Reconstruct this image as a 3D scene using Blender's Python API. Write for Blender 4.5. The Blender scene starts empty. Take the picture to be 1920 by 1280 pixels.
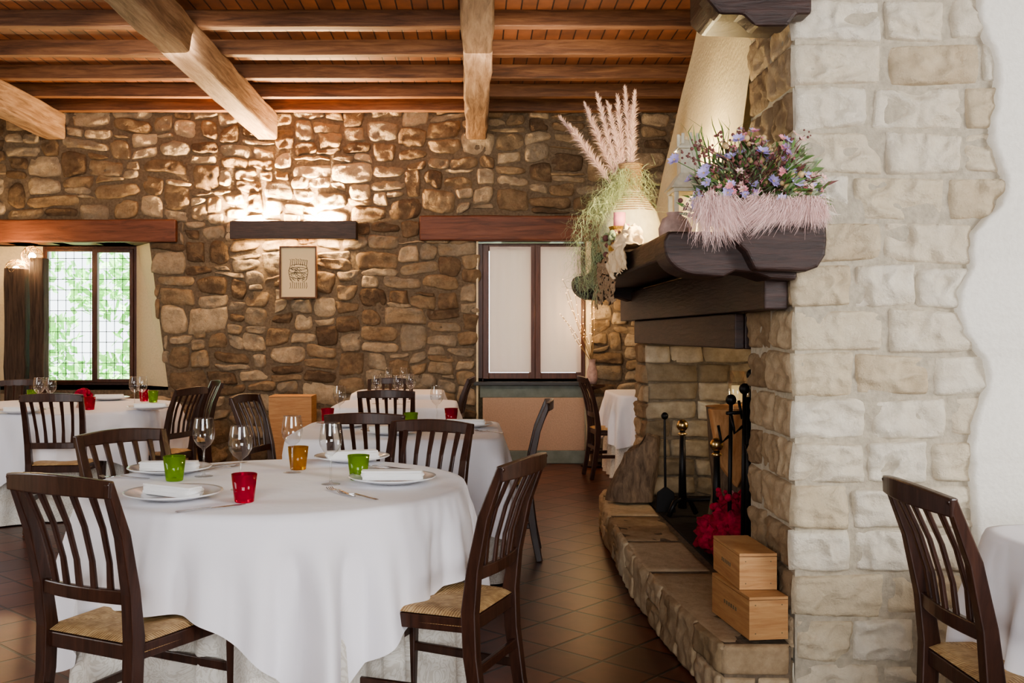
import bpy, math, random
from mathutils import Vector, Matrix, noise
random.seed(7)
R=random.random
def U(a,b): return a+(b-a)*random.random()
F=1867.0; CX=890.0; CY=625.0; H=1.29
def P(px,py,d): return Vector(((px-CX)*d/F, d, H+(CY-py)*d/F))
def nz(x,y,z=0.0): return noise.noise(Vector((x,y,z)))

# ---------------------------------------------------------------- materials
def nm(name):
    m=bpy.data.materials.new(name); m.use_nodes=True
    nt=m.node_tree; b=nt.nodes['Principled BSDF']
    return m,nt,b
def N(nt,t,**k):
    n=nt.nodes.new(t)
    for a,v in k.items(): setattr(n,a,v)
    return n
def ramp(nt,fac,stops):
    r=N(nt,'ShaderNodeValToRGB'); e=r.color_ramp.elements
    e[0].position=stops[0][0]; e[0].color=(*stops[0][1],1)
    e[1].position=stops[-1][0]; e[1].color=(*stops[-1][1],1)
    for p,c in stops[1:-1]:
        q=e.new(p); q.color=(*c,1)
    nt.links.new(fac,r.inputs[0]); return r.outputs[0]
def coords(nt,scale=(1,1,1),rot=(0,0,0)):
    tc=N(nt,'ShaderNodeTexCoord'); mp=N(nt,'ShaderNodeMapping')
    mp.inputs['Scale'].default_value=scale; mp.inputs['Rotation'].default_value=rot
    nt.links.new(tc.outputs['Object'],mp.inputs[0]); return mp.outputs[0]
def ntex(nt,vec,scale,detail=4,rough=.55,dist=0):
    n=N(nt,'ShaderNodeTexNoise'); n.inputs['Scale'].default_value=scale
    n.inputs['Detail'].default_value=detail; n.inputs['Roughness'].default_value=rough
    n.inputs['Distortion'].default_value=dist
    nt.links.new(vec,n.inputs['Vector']); return n.outputs['Fac']
def bump(nt,b,h,strength=.3,dist=.01):
    bp=N(nt,'ShaderNodeBump'); bp.inputs['Strength'].default_value=strength
    bp.inputs['Distance'].default_value=dist
    nt.links.new(h,bp.inputs['Height']); nt.links.new(bp.outputs[0],b.inputs['Normal'])
def simple(name,col,rough=.5,metal=0,trans=0,ior=1.45,em=None,es=0,bs=0,bst=.2,var=0,sheen=0,sss=0):
    m,nt,b=nm(name)
    b.inputs['Base Color'].default_value=(*col,1); b.inputs['Roughness'].default_value=rough
    b.inputs['Metallic'].default_value=metal; b.inputs['Transmission Weight'].default_value=trans
    b.inputs['IOR'].default_value=ior; b.inputs['Sheen Weight'].default_value=sheen
    if em: b.inputs['Emission Color'].default_value=(*em,1); b.inputs['Emission Strength'].default_value=es
    if bs or var:
        v=coords(nt); n=ntex(nt,v,bs or 8)
        if bst: bump(nt,b,n,bst,.01)
        if var:
            lo=tuple(c*(1-var) for c in col); hi=tuple(min(1,c*(1+var)) for c in col)
            nt.links.new(ramp(nt,n,[(.3,lo),(.7,hi)]),b.inputs['Base Color'])
    return m
def wood(name,c1,c2,scale=(12,12,1.2),rough=.45,bst=.25,ns=3,c3=None):
    m,nt,b=nm(name); v=coords(nt,scale)
    n=ntex(nt,v,ns,6,.65,.6)
    st=[(.3,c1),(.7,c2)] if not c3 else [(.28,c1),(.5,c2),(.75,c3)]
    nt.links.new(ramp(nt,n,st),b.inputs['Base Color'])
    b.inputs['Roughness'].default_value=rough; bump(nt,b,n,bst,.008); return m
def stone(name,stops,bs=30,bst=.5,rough=.85,mixn=6,dark=.55,bd=.012,lo=(.45,.38,.3)):
    m,nt,b=nm(name); at=N(nt,'ShaderNodeAttribute'); at.attribute_name='tint'
    v=coords(nt); n1=ntex(nt,v,mixn,5,.6,.3); n2=ntex(nt,v,bs,8,.7)
    ad=N(nt,'ShaderNodeMath',operation='MULTIPLY_ADD'); nt.links.new(n1,ad.inputs[0]); ad.inputs[1].default_value=.9
    s=N(nt,'ShaderNodeMath',operation='SUBTRACT'); nt.links.new(at.outputs['Fac'],s.inputs[0]); s.inputs[1].default_value=.45
    nt.links.new(s.outputs[0],ad.inputs[2])
    c=ramp(nt,ad.outputs[0],stops)
    mx=N(nt,'ShaderNodeMix',data_type='RGBA',blend_type='MULTIPLY'); mx.inputs[0].default_value=dark
    nt.links.new(c,mx.inputs[6]); nt.links.new(ramp(nt,n2,[(.3,lo),(.62,(1,1,1))]),mx.inputs[7])
    nt.links.new(mx.outputs[2],b.inputs['Base Color']); b.inputs['Roughness'].default_value=rough
    bump(nt,b,n2,bst,bd); return m
M={}
M['rubble']=stone('rubble_stone',[(0,(.14,.095,.06)),(.25,(.27,.19,.115)),(.45,(.38,.285,.18)),(.62,(.32,.27,.205)),(.8,(.46,.37,.26)),(1,(.56,.45,.31))],bs=22,bst=.8,bd=.03)
M['mortar']=simple('mortar_brown',(.17,.13,.09),.95,bs=40,bst=.8,var=.3)
M['ashlar']=stone('ashlar_stone',[(0,(.60,.49,.34)),(.3,(.73,.63,.46)),(.6,(.79,.70,.55)),(1,(.85,.79,.67))],bs=16,bst=.8,dark=.28,mixn=4,bd=.03)
M['mortar2']=simple('mortar_grey',(.43,.38,.30),.95,bs=50,bst=.7,var=.15)
M['hearth']=stone('hearth_stone',[(0,(.32,.23,.13)),(.4,(.48,.36,.23)),(1,(.62,.50,.34))],bs=25,dark=.5)
M['soot']=stone('soot_stone',[(0,(.26,.20,.13)),(.5,(.45,.37,.26)),(1,(.66,.58,.45))],bs=9,dark=.7)
M['sidestone']=stone('side_stone',[(0,(.26,.17,.095)),(.5,(.40,.29,.18)),(1,(.58,.45,.3))],bs=20,dark=.5,bst=.7,bd=.03)  # warm brown stone, toned darker so the side face's shade is in the colour
M['black']=simple('soot_black',(.02,.017,.015),.8,bs=20,bst=.4)
M['sootmortar']=simple('soot_mortar',(.19,.155,.115),.95,bs=40,bst=.6,var=.3)
M['plaster']=simple('plaster_white',(.88,.85,.77),.9,bs=60,bst=.3,var=.03)
M['cream']=simple('plaster_cream',(.85,.72,.48),.9,bs=45,bst=.5,var=.05)
M['beam']=wood('beam_wood',(.10,.055,.03),(.24,.155,.10),(9,.8,9),.65,.9,3,(.39,.285,.20))
M['joist']=wood('joist_wood',(.05,.022,.012),(.15,.07,.036),(.8,9,9),.6,.5,3,(.27,.145,.075))
M['lintel']=wood('lintel_wood',(.06,.019,.01),(.17,.058,.03),(.8,9,9),.5,.7,3,(.24,.095,.05))
M['dark']=wood('chair_wood',(.022,.008,.005),(.066,.026,.016),(14,14,1.6),.3,.1,3)
M['mantel']=wood('mantel_wood',(.016,.009,.008),(.062,.030,.024),(2,2,22),.45,.5,3)
M['frame']=wood('window_wood',(.06,.02,.011),(.14,.052,.028),(12,12,1.5),.4,.2,3)
M['pine']=wood('pine_crate',(.40,.19,.075),(.58,.34,.155),(2,2,25),.55,.15,3)
M['oldpost']=wood('weathered_post',(.02,.012,.009),(.11,.07,.05),(12,12,1),.8,1,3)
M['bark']=wood('log_bark',(.08,.052,.036),(.30,.21,.14),(8,8,2),.9,1,4)
M['logcut']=wood('log_cut',(.40,.17,.06),(.68,.38,.18),(8,8,2),.8,.4,3)
def brickmat(name,c1,c2,mor,w,h,ms,rot,off,rough,bst,noi=.3):
    m,nt,b=nm(name); v=coords(nt,(1,1,1),rot)
    t=N(nt,'ShaderNodeTexBrick'); t.offset=off; t.inputs['Scale'].default_value=1
    t.inputs['Color1'].default_value=(*c1,1); t.inputs['Color2'].default_value=(*c2,1); t.inputs['Mortar'].default_value=(*mor,1)
    t.inputs['Brick Width'].default_value=w; t.inputs['Row Height'].default_value=h; t.inputs['Mortar Size'].default_value=ms
    t.inputs['Mortar Smooth'].default_value=.3
    nt.links.new(v,t.inputs['Vector'])
    n=ntex(nt,v,7,6,.6)
    mx=N(nt,'ShaderNodeMix',data_type='RGBA',blend_type='MULTIPLY'); mx.inputs[0].default_value=.8
    nt.links.new(t.outputs['Color'],mx.inputs[6]); nt.links.new(ramp(nt,n,[(.3,(1-noi,)*3),(.7,(1,1,1))]),mx.inputs[7])
    nt.links.new(mx.outputs[2],b.inputs['Base Color']); b.inputs['Roughness'].default_value=rough
    inv=N(nt,'ShaderNodeMath',operation='SUBTRACT'); inv.inputs[0].default_value=1; nt.links.new(t.outputs['Fac'],inv.inputs[1])
    bump(nt,b,inv.outputs[0],bst,.006); return m
M['planks']=brickmat('ceiling_planks',(.25,.095,.042),(.14,.05,.023),(.025,.01,.006),1.6,.11,.006,(0,0,math.pi/2),.5,.5,.6,.6)
M['tiles']=brickmat('terracotta_tiles',(.175,.053,.026),(.095,.029,.016),(.022,.012,.009),.25,.25,.008,(0,0,math.radians(42)),0,.33,.7,.5)
def cloth(name,col,col2=None,sc=9,bst=.15):
    m,nt,b=nm(name); v=coords(nt); n=ntex(nt,v,600,2)
    b.inputs['Roughness'].default_value=.8; b.inputs['Sheen Weight'].default_value=.2
    b.inputs['Base Color'].default_value=(*col,1)
    if col2:
        n2=ntex(nt,v,sc,3,.5,3.0)
        s=N(nt,'ShaderNodeMath',operation='PINGPONG'); nt.links.new(n2,s.inputs[0]); s.inputs[1].default_value=.06
        c=ramp(nt,s.outputs[0],[(.018,col2),(.03,col)]); nt.links.new(c,b.inputs['Base Color'])
        bump(nt,b,s.outputs[0],.4,.02)
    else:
        n3=ntex(nt,v,5,3,.5); bump(nt,b,n3,bst,.03)
    return m
M['cloth']=cloth('tablecloth_white',(.86,.84,.885),bst=.35)
M['damask']=cloth('damask_cream',(.80,.77,.71),(.66,.62,.55),7)
M['napkin']=cloth('napkin_white',(.88,.88,.88))
def curtain():
    m=cloth('curtain_linen',(.80,.70,.66),bst=.3); nt=m.node_tree; b=nt.nodes['Principled BSDF']; out=nt.nodes['Material Output']
    t=N(nt,'ShaderNodeBsdfTranslucent'); t.inputs[0].default_value=(.85,.66,.58,1); mx=N(nt,'ShaderNodeMixShader'); mx.inputs[0].default_value=.14
    nt.links.new(b.outputs[0],mx.inputs[1]); nt.links.new(t.outputs[0],mx.inputs[2]); nt.links.new(mx.outputs[0],out.inputs[0]); return m
M['curtain']=curtain()
M['porc']=simple('porcelain',(.82,.83,.85),.12)
def thin_glass():
    m,nt,b=nm('clear_glass'); out=nt.nodes['Material Output']
    tr=N(nt,'ShaderNodeBsdfTransparent'); tr.inputs[0].default_value=(.98,.985,.985,1)
    gl=N(nt,'ShaderNodeBsdfGlossy'); gl.inputs['Roughness'].default_value=.03
    lw=N(nt,'ShaderNodeLayerWeight'); lw.inputs[0].default_value=.3
    mx=N(nt,'ShaderNodeMixShader'); r=N(nt,'ShaderNodeMath',operation='MULTIPLY_ADD'); nt.links.new(lw.outputs['Facing'],r.inputs[0]); r.inputs[1].default_value=.5; r.inputs[2].default_value=.08
    nt.links.new(r.outputs[0],mx.inputs[0]); nt.links.new(tr.outputs[0],mx.inputs[1]); nt.links.new(gl.outputs[0],mx.inputs[2]); nt.links.new(mx.outputs[0],out.inputs[0]); return m
M['glass']=thin_glass()
M['red']=simple('red_glass',(.7,.01,.06),.05,trans=.75,ior=1.3)
M['green']=simple('green_glass',(.34,.60,.02),.05,trans=.75,ior=1.3)
M['amber']=simple('amber_glass',(.70,.32,.02),.05,trans=.75,ior=1.3)
M['steel']=simple('cutlery_steel',(.5,.5,.52),.2,metal=1)
M['iron']=simple('wrought_iron',(.02,.018,.018),.45,metal=.6)
M['brass']=simple('brass',(.6,.42,.2),.3,metal=1)
def rush():
    m,nt,b=nm('rush_straw'); tc=N(nt,'ShaderNodeTexCoord'); sp=N(nt,'ShaderNodeSeparateXYZ'); nt.links.new(tc.outputs['Object'],sp.inputs[0])
    ax=N(nt,'ShaderNodeMath',operation='ABSOLUTE'); ay=N(nt,'ShaderNodeMath',operation='ABSOLUTE')
    nt.links.new(sp.outputs[0],ax.inputs[0]); nt.links.new(sp.outputs[1],ay.inputs[0])
    mxm=N(nt,'ShaderNodeMath',operation='MINIMUM'); nt.links.new(ax.outputs[0],mxm.inputs[0]); nt.links.new(ay.outputs[0],mxm.inputs[1])
    mul=N(nt,'ShaderNodeMath',operation='MULTIPLY'); nt.links.new(mxm.outputs[0],mul.inputs[0]); mul.inputs[1].default_value=700
    si=N(nt,'ShaderNodeMath',operation='SINE'); nt.links.new(mul.outputs[0],si.inputs[0])
    v=coords(nt); n=ntex(nt,v,40,4)
    ad=N(nt,'ShaderNodeMath',operation='MULTIPLY_ADD'); nt.links.new(si.outputs[0],ad.inputs[0]); ad.inputs[1].default_value=.22; nt.links.new(n,ad.inputs[2])
    nt.links.new(ramp(nt,ad.outputs[0],[(.2,(.26,.14,.055)),(.5,(.48,.31,.14)),(.8,(.66,.47,.25))]),b.inputs['Base Color'])
    b.inputs['Roughness'].default_value=.6; bump(nt,b,ad.outputs[0],.6,.004); return m
M['rush']=rush()
M['leaf']=simple('leaf_green',(.12,.22,.06),.5,var=.4,bs=6)
M['sage']=simple('leaf_sage',(.30,.36,.22),.6)
M['moss']=simple('moss_green',(.50,.58,.34),.8)
M['pink']=simple('petal_pink',(.85,.33,.40),.6)
M['palepink']=simple('petal_pale_pink',(.88,.55,.52),.6)
M['lilac']=simple('petal_lilac',(.55,.47,.85),.6)
M['violet']=simple('petal_violet',(.42,.25,.5),.6)
M['purpdk']=simple('dried_berry',(.20,.085,.075),.7)
M['yellow']=simple('petal_yellow',(.66,.48,.25),.6)
M['fur']=simple('pink_fur',(.95,.70,.66),.8,sheen=.4)
M['pampas']=simple('pampas_blush',(.92,.68,.62),.8,sheen=.3)
M['vase']=simple('vase_clay',(.84,.76,.58),.7,bs=20,bst=.6,var=.12)
M['rope']=simple('vase_rope',(.36,.24,.14),.9,bs=60,bst=.8,var=.3)
M['burlap']=simple('burlap',(.40,.28,.18),.95,bs=120,bst=.9,var=.35)
M['tulle']=simple('tulle',(.85,.66,.44),.9,bs=40,bst=.5)
M['lantern']=simple('lantern_metal',(.75,.71,.58),.6,bs=30,bst=.3,var=.15)
M['candle']=simple('candle_pink',(.85,.33,.42),.5)
M['wax']=simple('candle_wax',(.8,.7,.4),.5,em=(1,.7,.3),es=.5)
M['gold']=simple('gold_pot',(.5,.3,.08),.4,metal=.6,bs=60,bst=.8,var=.4)
M['clay']=simple('clay_mauve',(.48,.33,.29),.8,bs=25,bst=.5,var=.25)
M['redcl']=simple('red_tulle',(.34,.008,.035),.8,bs=30,bst=.7,var=.6)
M['paper']=simple('paper_cream',(.80,.66,.42),.8)
M['picframe']=simple('picture_frame_wood',(.13,.055,.02),.5,bs=30,var=.3)
M['ink']=simple('ink_line',(.18,.14,.08),.8)
M['bulb']=simple('fairy_bulb',(1,.7,.3),.5,em=(1,.5,.2),es=10)
M['bulb2']=simple('lamp_bulb',(1,.8,.5),.5,em=(1,.62,.28),es=80)
M['twig']=simple('twig',(.3,.2,.1),.8)
M['cover']=simple('radiator_fabric',(.58,.40,.29),.85,bs=70,bst=.5,var=.08)
M['base']=simple('base_greygreen',(.22,.25,.22),.7,bs=10,var=.15)
M['hedge']=simple('hedge_leaf',(.36,.70,.24),.5,var=.25,bs=3)
M['grass']=simple('grass',(.45,.6,.35),.9,var=.2,bs=3)
M['slate']=simple('slate_sill',(.07,.075,.08),.5)

# ---------------------------------------------------------------- mesh builder
class MB:
    def __init__(s): s.v=[];s.f=[];s.m=[];s.sm=[];s.t=[]
    def add(s,vs,fs,mat=0,sm=False,t=.5):
        o=len(s.v); s.v.extend([tuple(x) for x in vs])
        for f in fs: s.f.append(tuple(i+o for i in f)); s.m.append(mat); s.sm.append(sm); s.t.append(t)
    def box(s,x0,x1,y0,y1,z0,z1,mat=0,t=.5,mtx=None):
        vs=[(x,y,z) for z in (z0,z1) for y in (y0,y1) for x in (x0,x1)]
        if mtx: vs=[mtx@Vector(v) for v in vs]
        s.add(vs,[(0,2,3,1),(4,5,7,6),(0,1,5,4),(2,6,7,3),(0,4,6,2),(1,3,7,5)],mat,False,t)
    def prism(s,poly,y0,y1,mat=0,axis='y',sm=False):
        n=len(poly)
        def q(a,b,c):
            return (a,c,b) if axis=='y' else ((a,b,c) if axis=='z' else (c,a,b))
        vs=[q(a,b,y0) for a,b in poly]+[q(a,b,y1) for a,b in poly]
        fs=[tuple(range(n)),tuple(range(2*n-1,n-1,-1))]+[(i,i+n,(i+1)%n+n,(i+1)%n) for i in range(n)]
        s.add(vs,fs,mat,sm)
    def sweep(s,pts,ws,hs,side=Vector((1,0,0)),mat=0,sm=False):
        pts=[Vector(p) for p in pts]; n=len(pts)
        if not hasattr(ws,'__len__'): ws=[ws]*n
        if not hasattr(hs,'__len__'): hs=[hs]*n
        vs=[]
        for i,p in enumerate(pts):
            t=(pts[min(i+1,n-1)]-pts[max(i-1,0)]).normalized()
            a=(side-t*side.dot(t)).normalized(); b=t.cross(a)
            for sx,sy in ((-1,-1),(1,-1),(1,1),(-1,1)): vs.append(p+a*sx*ws[i]/2+b*sy*hs[i]/2)
        fs=[(0,1,2,3),tuple(4*(n-1)+k for k in (3,2,1,0))]
        for i in range(n-1):
            for k in range(4): fs.append((4*i+k,4*i+4+k,4*i+4+(k+1)%4,4*i+(k+1)%4))
        s.add(vs,fs,mat,sm)
    def tube(s,pts,rs,n=6,mat=0,sm=True):
        pts=[Vector(p) for p in pts]; m=len(pts)
        if not hasattr(rs,'__len__'): rs=[rs]*m
        vs=[]
        for i,p in enumerate(pts):
            t=(pts[min(i+1,m-1)]-pts[max(i-1,0)])
            if t.length<1e-6: t=Vector((0,0,1))
            t.normalize(); u=Vector((0,0,1)) if abs(t.z)<.9 else Vector((1,0,0))
            a=t.cross(u).normalized(); b=t.cross(a)
            for k in range(n):
                an=2*math.pi*k/n; vs.append(p+(a*math.cos(an)+b*math.sin(an))*rs[i])
        fs=[tuple(range(n-1,-1,-1)),tuple((m-1)*n+k for k in range(n))]
        for i in range(m-1):
            for k in range(n): fs.append((i*n+k,i*n+(k+1)%n,(i+1)*n+(k+1)%n,(i+1)*n+k))
        s.add(vs,fs,mat,sm)
    def lathe(s,prof,n=24,c=(0,0,0),mat=0,sm=True,wob=0):
        vs=[]
        for j,(r,z) in enumerate(prof):
            for k in range(n):
                a=2*math.pi*k/n; rr=max(r,1e-4)*(1+wob*nz(math.cos(a)*2,math.sin(a)*2,z*8+j))
                vs.append((c[0]+rr*math.cos(a),c[1]+rr*math.sin(a),c[2]+z))
        fs=[]
        for j in range(len(prof)-1):
            for k in range(n): fs.append((j*n+k,j*n+(k+1)%n,(j+1)*n+(k+1)%n,(j+1)*n+k))
        s.add(vs,fs,mat,sm)
    def ball(s,c,r,mat=0,n=8,sz=1,wob=0):
        pr=[(r*math.sin(math.pi*i/n),-r*sz*math.cos(math.pi*i/n)) for i in range(n+1)]
        s.lathe(pr,max(6,n+2),c,mat,True,wob)
    def grid(s,fn,nu,nv,mat=0,sm=True,t=.5):
        vs=[fn(i/(nu-1),j/(nv-1)) for j in range(nv) for i in range(nu)]
        fs=[(j*nu+i,j*nu+i+1,(j+1)*nu+i+1,(j+1)*nu+i) for j in range(nv-1) for i in range(nu-1)]
        s.add(vs,fs,mat,sm,t)
    def ribbon(s,pts,w,mat=0,side=None):
        pts=[Vector(p) for p in pts]; n=len(pts)
        sd=side or Vector((U(-1,1),U(-1,1),U(-.3,.3))).normalized()
        vs=[]
        for i,p in enumerate(pts):
            k=(1-i/(n-1))**.6*w/2 if i<n-1 else .0002
            vs+= [p-sd*k,p+sd*k]
        s.add(vs,[(2*i,2*i+1,2*i+3,2*i+2) for i in range(n-1)],mat,False)
    def mesh(s,name,mats):
        me=bpy.data.meshes.new(name); me.from_pydata(s.v,[],s.f)
        for k in mats: me.materials.append(M[k])
        me.polygons.foreach_set('material_index',s.m); me.polygons.foreach_set('use_smooth',s.sm)
        a=me.attributes.new('tint','FLOAT','FACE'); a.data.foreach_set('value',s.t)
        me.update(); return me
    def obj(s,name,mats,bevel=0,parent=None,loc=(0,0,0),rot=0,seg=2):
        return mk(name,s.mesh(name,mats),bevel,parent,loc,rot,seg)
def mk(name,me,bevel=0,parent=None,loc=(0,0,0),rot=0,seg=2):
    o=bpy.data.objects.new(name,me); bpy.context.collection.objects.link(o)
    o.location=loc; o.rotation_euler=(0,0,rot)
    if parent: o.parent=parent
    if bevel:
        b=o.modifiers.new('b','BEVEL'); b.width=bevel; b.segments=seg; b.limit_method='ANGLE'; b.angle_limit=.7
    return o

def stones(mb,W,Hh,mapf,cw,ch,wr,hr,relief,gap,nu,nv,occ=None,mat=0,seed=0,rough=.012,warp=.03,jit=.012,rk=.25,ns=14,ridge=0,hw=None,sharp=7):
    rnd=random.Random(seed); nx=int(W/cw+.5); ny=int(Hh/ch+.5)
    g=[[bool(occ and occ((i+.5)*cw,(j+.5)*ch)) for i in range(nx)] for j in range(ny)]
    def ss(n):
        base=[-1,-.94,-.82]; m=n-6
        return base+[-.64+1.28*k/(m-1) for k in range(m)]+[.82,.94,1]
    S=ss(nu); T=ss(nv)
    for j in range(ny):
        i=0
        while i<nx:
            if g[j][i]: i+=1; continue
            h=rnd.choice(hw) if hw else rnd.randint(*hr)
            w=rnd.randint(*wr)
            if hw and h>=3: w=max(w,4)
            w2=0
            while w2<w and i+w2<nx and not g[j][i+w2]: w2+=1
            rem=0
            while i+w2+rem<nx and not g[j][i+w2+rem]: rem+=1
            if 0<rem<wr[0]: w2+=rem
            h2=1
            while h2<h and j+h2<ny and not any(g[j+h2][i+k] for k in range(w2)): h2+=1
            for a in range(h2):
                for b in range(w2): g[j+a][i+b]=True
            x0,x1=i*cw+gap,(i+w2)*cw-gap; z0,z1=j*ch+gap,(j+h2)*ch-gap
            if x1-x0<.02: i+=w2; continue
            cj=[(rnd.uniform(-jit,jit),rnd.uniform(-jit,jit)) for _ in range(4)]
            rl=relief*rnd.uniform(.55,1.15); tx=rnd.uniform(-.3,.3)*relief; tz=rnd.uniform(-.3,.3)*relief
            sd=rnd.uniform(0,99); vs=[]; rks=rk*rnd.uniform(.4,1.2)
            for t in T:
                for q in S:
                    a=q*math.sqrt(1-rks*t*t/2); b=t*math.sqrt(1-rks*q*q/2)
                    fu=(a+1)/2; fv=(b+1)/2
                    dx=(1-fu)*(1-fv)*cj[0][0]+fu*(1-fv)*cj[1][0]+fu*fv*cj[2][0]+(1-fu)*fv*cj[3][0]
                    dz=(1-fu)*(1-fv)*cj[0][1]+fu*(1-fv)*cj[1][1]+fu*fv*cj[2][1]+(1-fu)*fv*cj[3][1]
                    u=x0+(x1-x0)*fu+dx; v=z0+(z1-z0)*fv+dz
                    if warp:
                        u2=u+warp*nz(u*2.1,v*2.1,5+seed)+warp*.2*nz(u*11,v*11,seed); v2=v+warp*nz(u*2.1,v*2.1,15+seed)+warp*.2*nz(u*11,v*11,seed+9)
                    else: u2,v2=u,v
                    e=max(0,(1-abs(q)**sharp)*(1-abs(t)**sharp))**.6
                    rr=noise.noise(Vector((u*ns,v*ns,sd)))+.5*noise.noise(Vector((u*ns*2.3,v*ns*2.3,sd+7)))
                    if ridge:
                        rr+=ridge*(.5-2*abs(noise.noise(Vector((u*ns*.8+rr*.4,v*ns*1.1,sd+31)))))
                    hh=-.012+e*(rl+.012+tx*q+tz*t+rough*rr)
                    vs.append(mapf(u2,v2,hh))
            k=len(S)
            fs=[(jj*k+ii,jj*k+ii+1,(jj+1)*k+ii+1,(jj+1)*k+ii) for jj in range(len(T)-1) for ii in range(k-1)]
            mb.add(vs,fs,mat,True,rnd.random())
            i+=w2

YW=9.9; k_=YW/F
def WX(px): return (px-CX)*k_
def WZ(py): return H+(CY-py)*k_
XL=-5.4; XR=4.2
lz0,lz1=WZ(725),WZ(455)
def left_edge(z): return WX(280)+(lz1-z)/(lz1-lz0)*(WX(315)-WX(280))
rx0,rx1=WX(893),WX(1108); rz1=WZ(452)
def occ(u,v):
    x=XL+u; z=v
    if x<left_edge(z) and lz0-.05<z<lz1+.01: return True
    if x<WX(333) and WZ(455)-.01<z<WZ(412): return True
    if rx0<x<rx1 and z<rz1: return True
    if WX(787)<x<WX(1190) and WZ(452)<z<WZ(405): return True
    return False
mb=MB()
stones(mb,XR-XL,3.52,lambda u,v,h:(XL+u,YW-h,v),.056,.062,(3,7),(1,3),.03,.006,14,12,occ,0,3,.018,.06,.026,.6,12,1.1,[1,2,2,2,3,3,4],9)
def wallpiece(x0,x1,z0,z1): mb.box(x0,x1,YW,YW+.4,z0,z1,1)
wallpiece(XL,WX(315),0,lz0)
mb.prism([(WX(280),lz1),(WX(315),lz0),(WX(315),0),(rx0,0),(rx0,rz1),(rx0,3.6),(WX(280),3.6)],YW,YW+.4,1)
wallpiece(XL,WX(280),lz1,3.6)
wallpiece(rx0,rx1,rz1,3.6)
wallpiece(rx1,XR,0,3.6)
mb.box(rx0,rx1,YW+.3,YW+.4,0,WZ(722),1)
wall=mb.obj('wall_back',['rubble','mortar'])
mb=MB(); mb.box(XL-.2,XL,-5,YW+.4,0,3.7,0); mb.obj('wall_left',['cream'])
mb=MB(); mb.box(XR,XR+.2,4.0,YW+.4,0,3.7,0); mb.box(5.0,5.2,-5,4.0,0,3.7,0); mb.obj('wall_right',['cream'])
mb=MB(); mb.box(XL-.2,5.2,-5.2,-5,0,3.7,0); mb.obj('wall_front',['cream'])
mb=MB(); mb.box(XL-.2,5.2,-5.2,YW+.4,-.1,0,0); mb.obj('floor',['tiles'])
mb=MB(); mb.box(XL-.2,5.2,-5.2,YW+.4,3.59,3.7,0); mb.obj('ceiling',['planks'])
for i,y in enumerate([9.8,9.22,8.56,7.84,7.12,6.4,5.68,4.96,4.2,3.5,2.8,2.1,1.4]):
    mb=MB(); n=14
    mb.sweep([(XL+(XR-XL)*t/n,y+.012*nz(t,y),3.535+.006*nz(t*2,y*3)) for t in range(n+1)],.09,.125,Vector((0,1,0)))
    mb.obj('ceiling_joist',['joist'],.008)
for x in (-4.16,-2.06,.02,2.1):
    mb=MB(); n=40
    pts=[(x+.018*nz(t*.7,x),-1+(YW+1.0)*t/n,3.345+.010*nz(t*.6,x,4)) for t in range(n+1)]
    mb.sweep(pts,[.205+.03*nz(t*.9,x,8) for t in range(n+1)],[.265+.02*nz(t*.9,x,2) for t in range(n+1)],Vector((1,0,0)))
    mb.obj('ceiling_beam',['beam'],.025,seg=3)
def lint(name,x0,x1,z0,z1):
    mb=MB(); n=14
    mb.sweep([(x0+(x1-x0)*t/n,YW+.1,(z0+z1)/2+.006*nz(t,z0)) for t in range(n+1)],.33,[(z1-z0)+.012*nz(t*.8,x0) for t in range(n+1)],Vector((0,1,0)))
    return mb.obj(name,['lintel'],.015)
lint('trim_1',XL+.01,WX(333),WZ(455),WZ(412)); lint('trim_2',WX(787),WX(1190),WZ(452),WZ(405))
# ---------------- left window
yo=YW+.4; ko=yo/F
wx0,wx1=(80-CX)*ko,(256-CX)*ko; wz1=lz1; wz0=H+(CY-722)*ko
mb=MB()
mb.add([(wx1,yo,wz1),(WX(280),YW,wz1),(WX(315),YW,lz0),(wx1,yo,wz0)],[(0,1,2,3)],0)
mb.box(XL,wx0,yo,yo+.05,wz0-.1,wz1+.05,0)
mb.box(XL,WX(315),YW,yo+.02,lz0-.03,lz0,1); mb.box(XL,wx1+.02,YW,yo+.05,lz1,lz1+.03,0)
mb.obj('trim_3',['cream','slate'])
mb=MB()
def frm(mb,x0,x1,z0,z1,y0,y1,w,mat=0):
    mb.box(x0,x0+w,y0,y1,z0,z1,mat); mb.box(x1-w,x1,y0,y1,z0,z1,mat); mb.box(x0+w,x1-w,y0,y1,z0,z0+w,mat); mb.box(x0+w,x1-w,y0,y1,z1-w,z1,mat)
frm(mb,wx0,wx1,wz0,wz1,yo,yo+.08,.03)
xm=(178-CX)*ko
frm(mb,wx0+.03,xm,wz0+.03,wz1-.03,yo-.02,yo+.03,.025)
frm(mb,xm,wx1-.03,wz0+.03,wz1-.03,yo-.03,yo+.03,.035)
x=wx0
while x<wx1: mb.box(x,x+.007,yo+.16,yo+.167,wz0,wz1,1); x+=.085
z=wz0
while z<wz1:
    mb.box(wx0,wx1,yo+.165,yo+.172,z,z+.007,1); z+=.11
mb.obj('window_1',['frame','iron'],.004)
mb=MB()
for _ in range(9000):
    p=Vector((U(-8,-2),U(12.6,13.8),U(0.02,3.2)))
    if nz(p.x*1.2,p.z*1.2,p.y*.3)<-.12 and p.z>.9: continue
    if p.z>1.5 and nz(p.x*1.7,p.z*1.3,9)>.12: continue
    a=Vector((U(-1,1),U(-1,1),U(-1,1))).normalized()*.09; b=Vector((U(-1,1),U(-1,1),U(-1,1))).normalized()*.05
    mb.add([p-a,p-b,p+a,p+b],[(0,1,2,3)],0)
mb.obj('garden_hedge',['hedge'])
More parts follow.
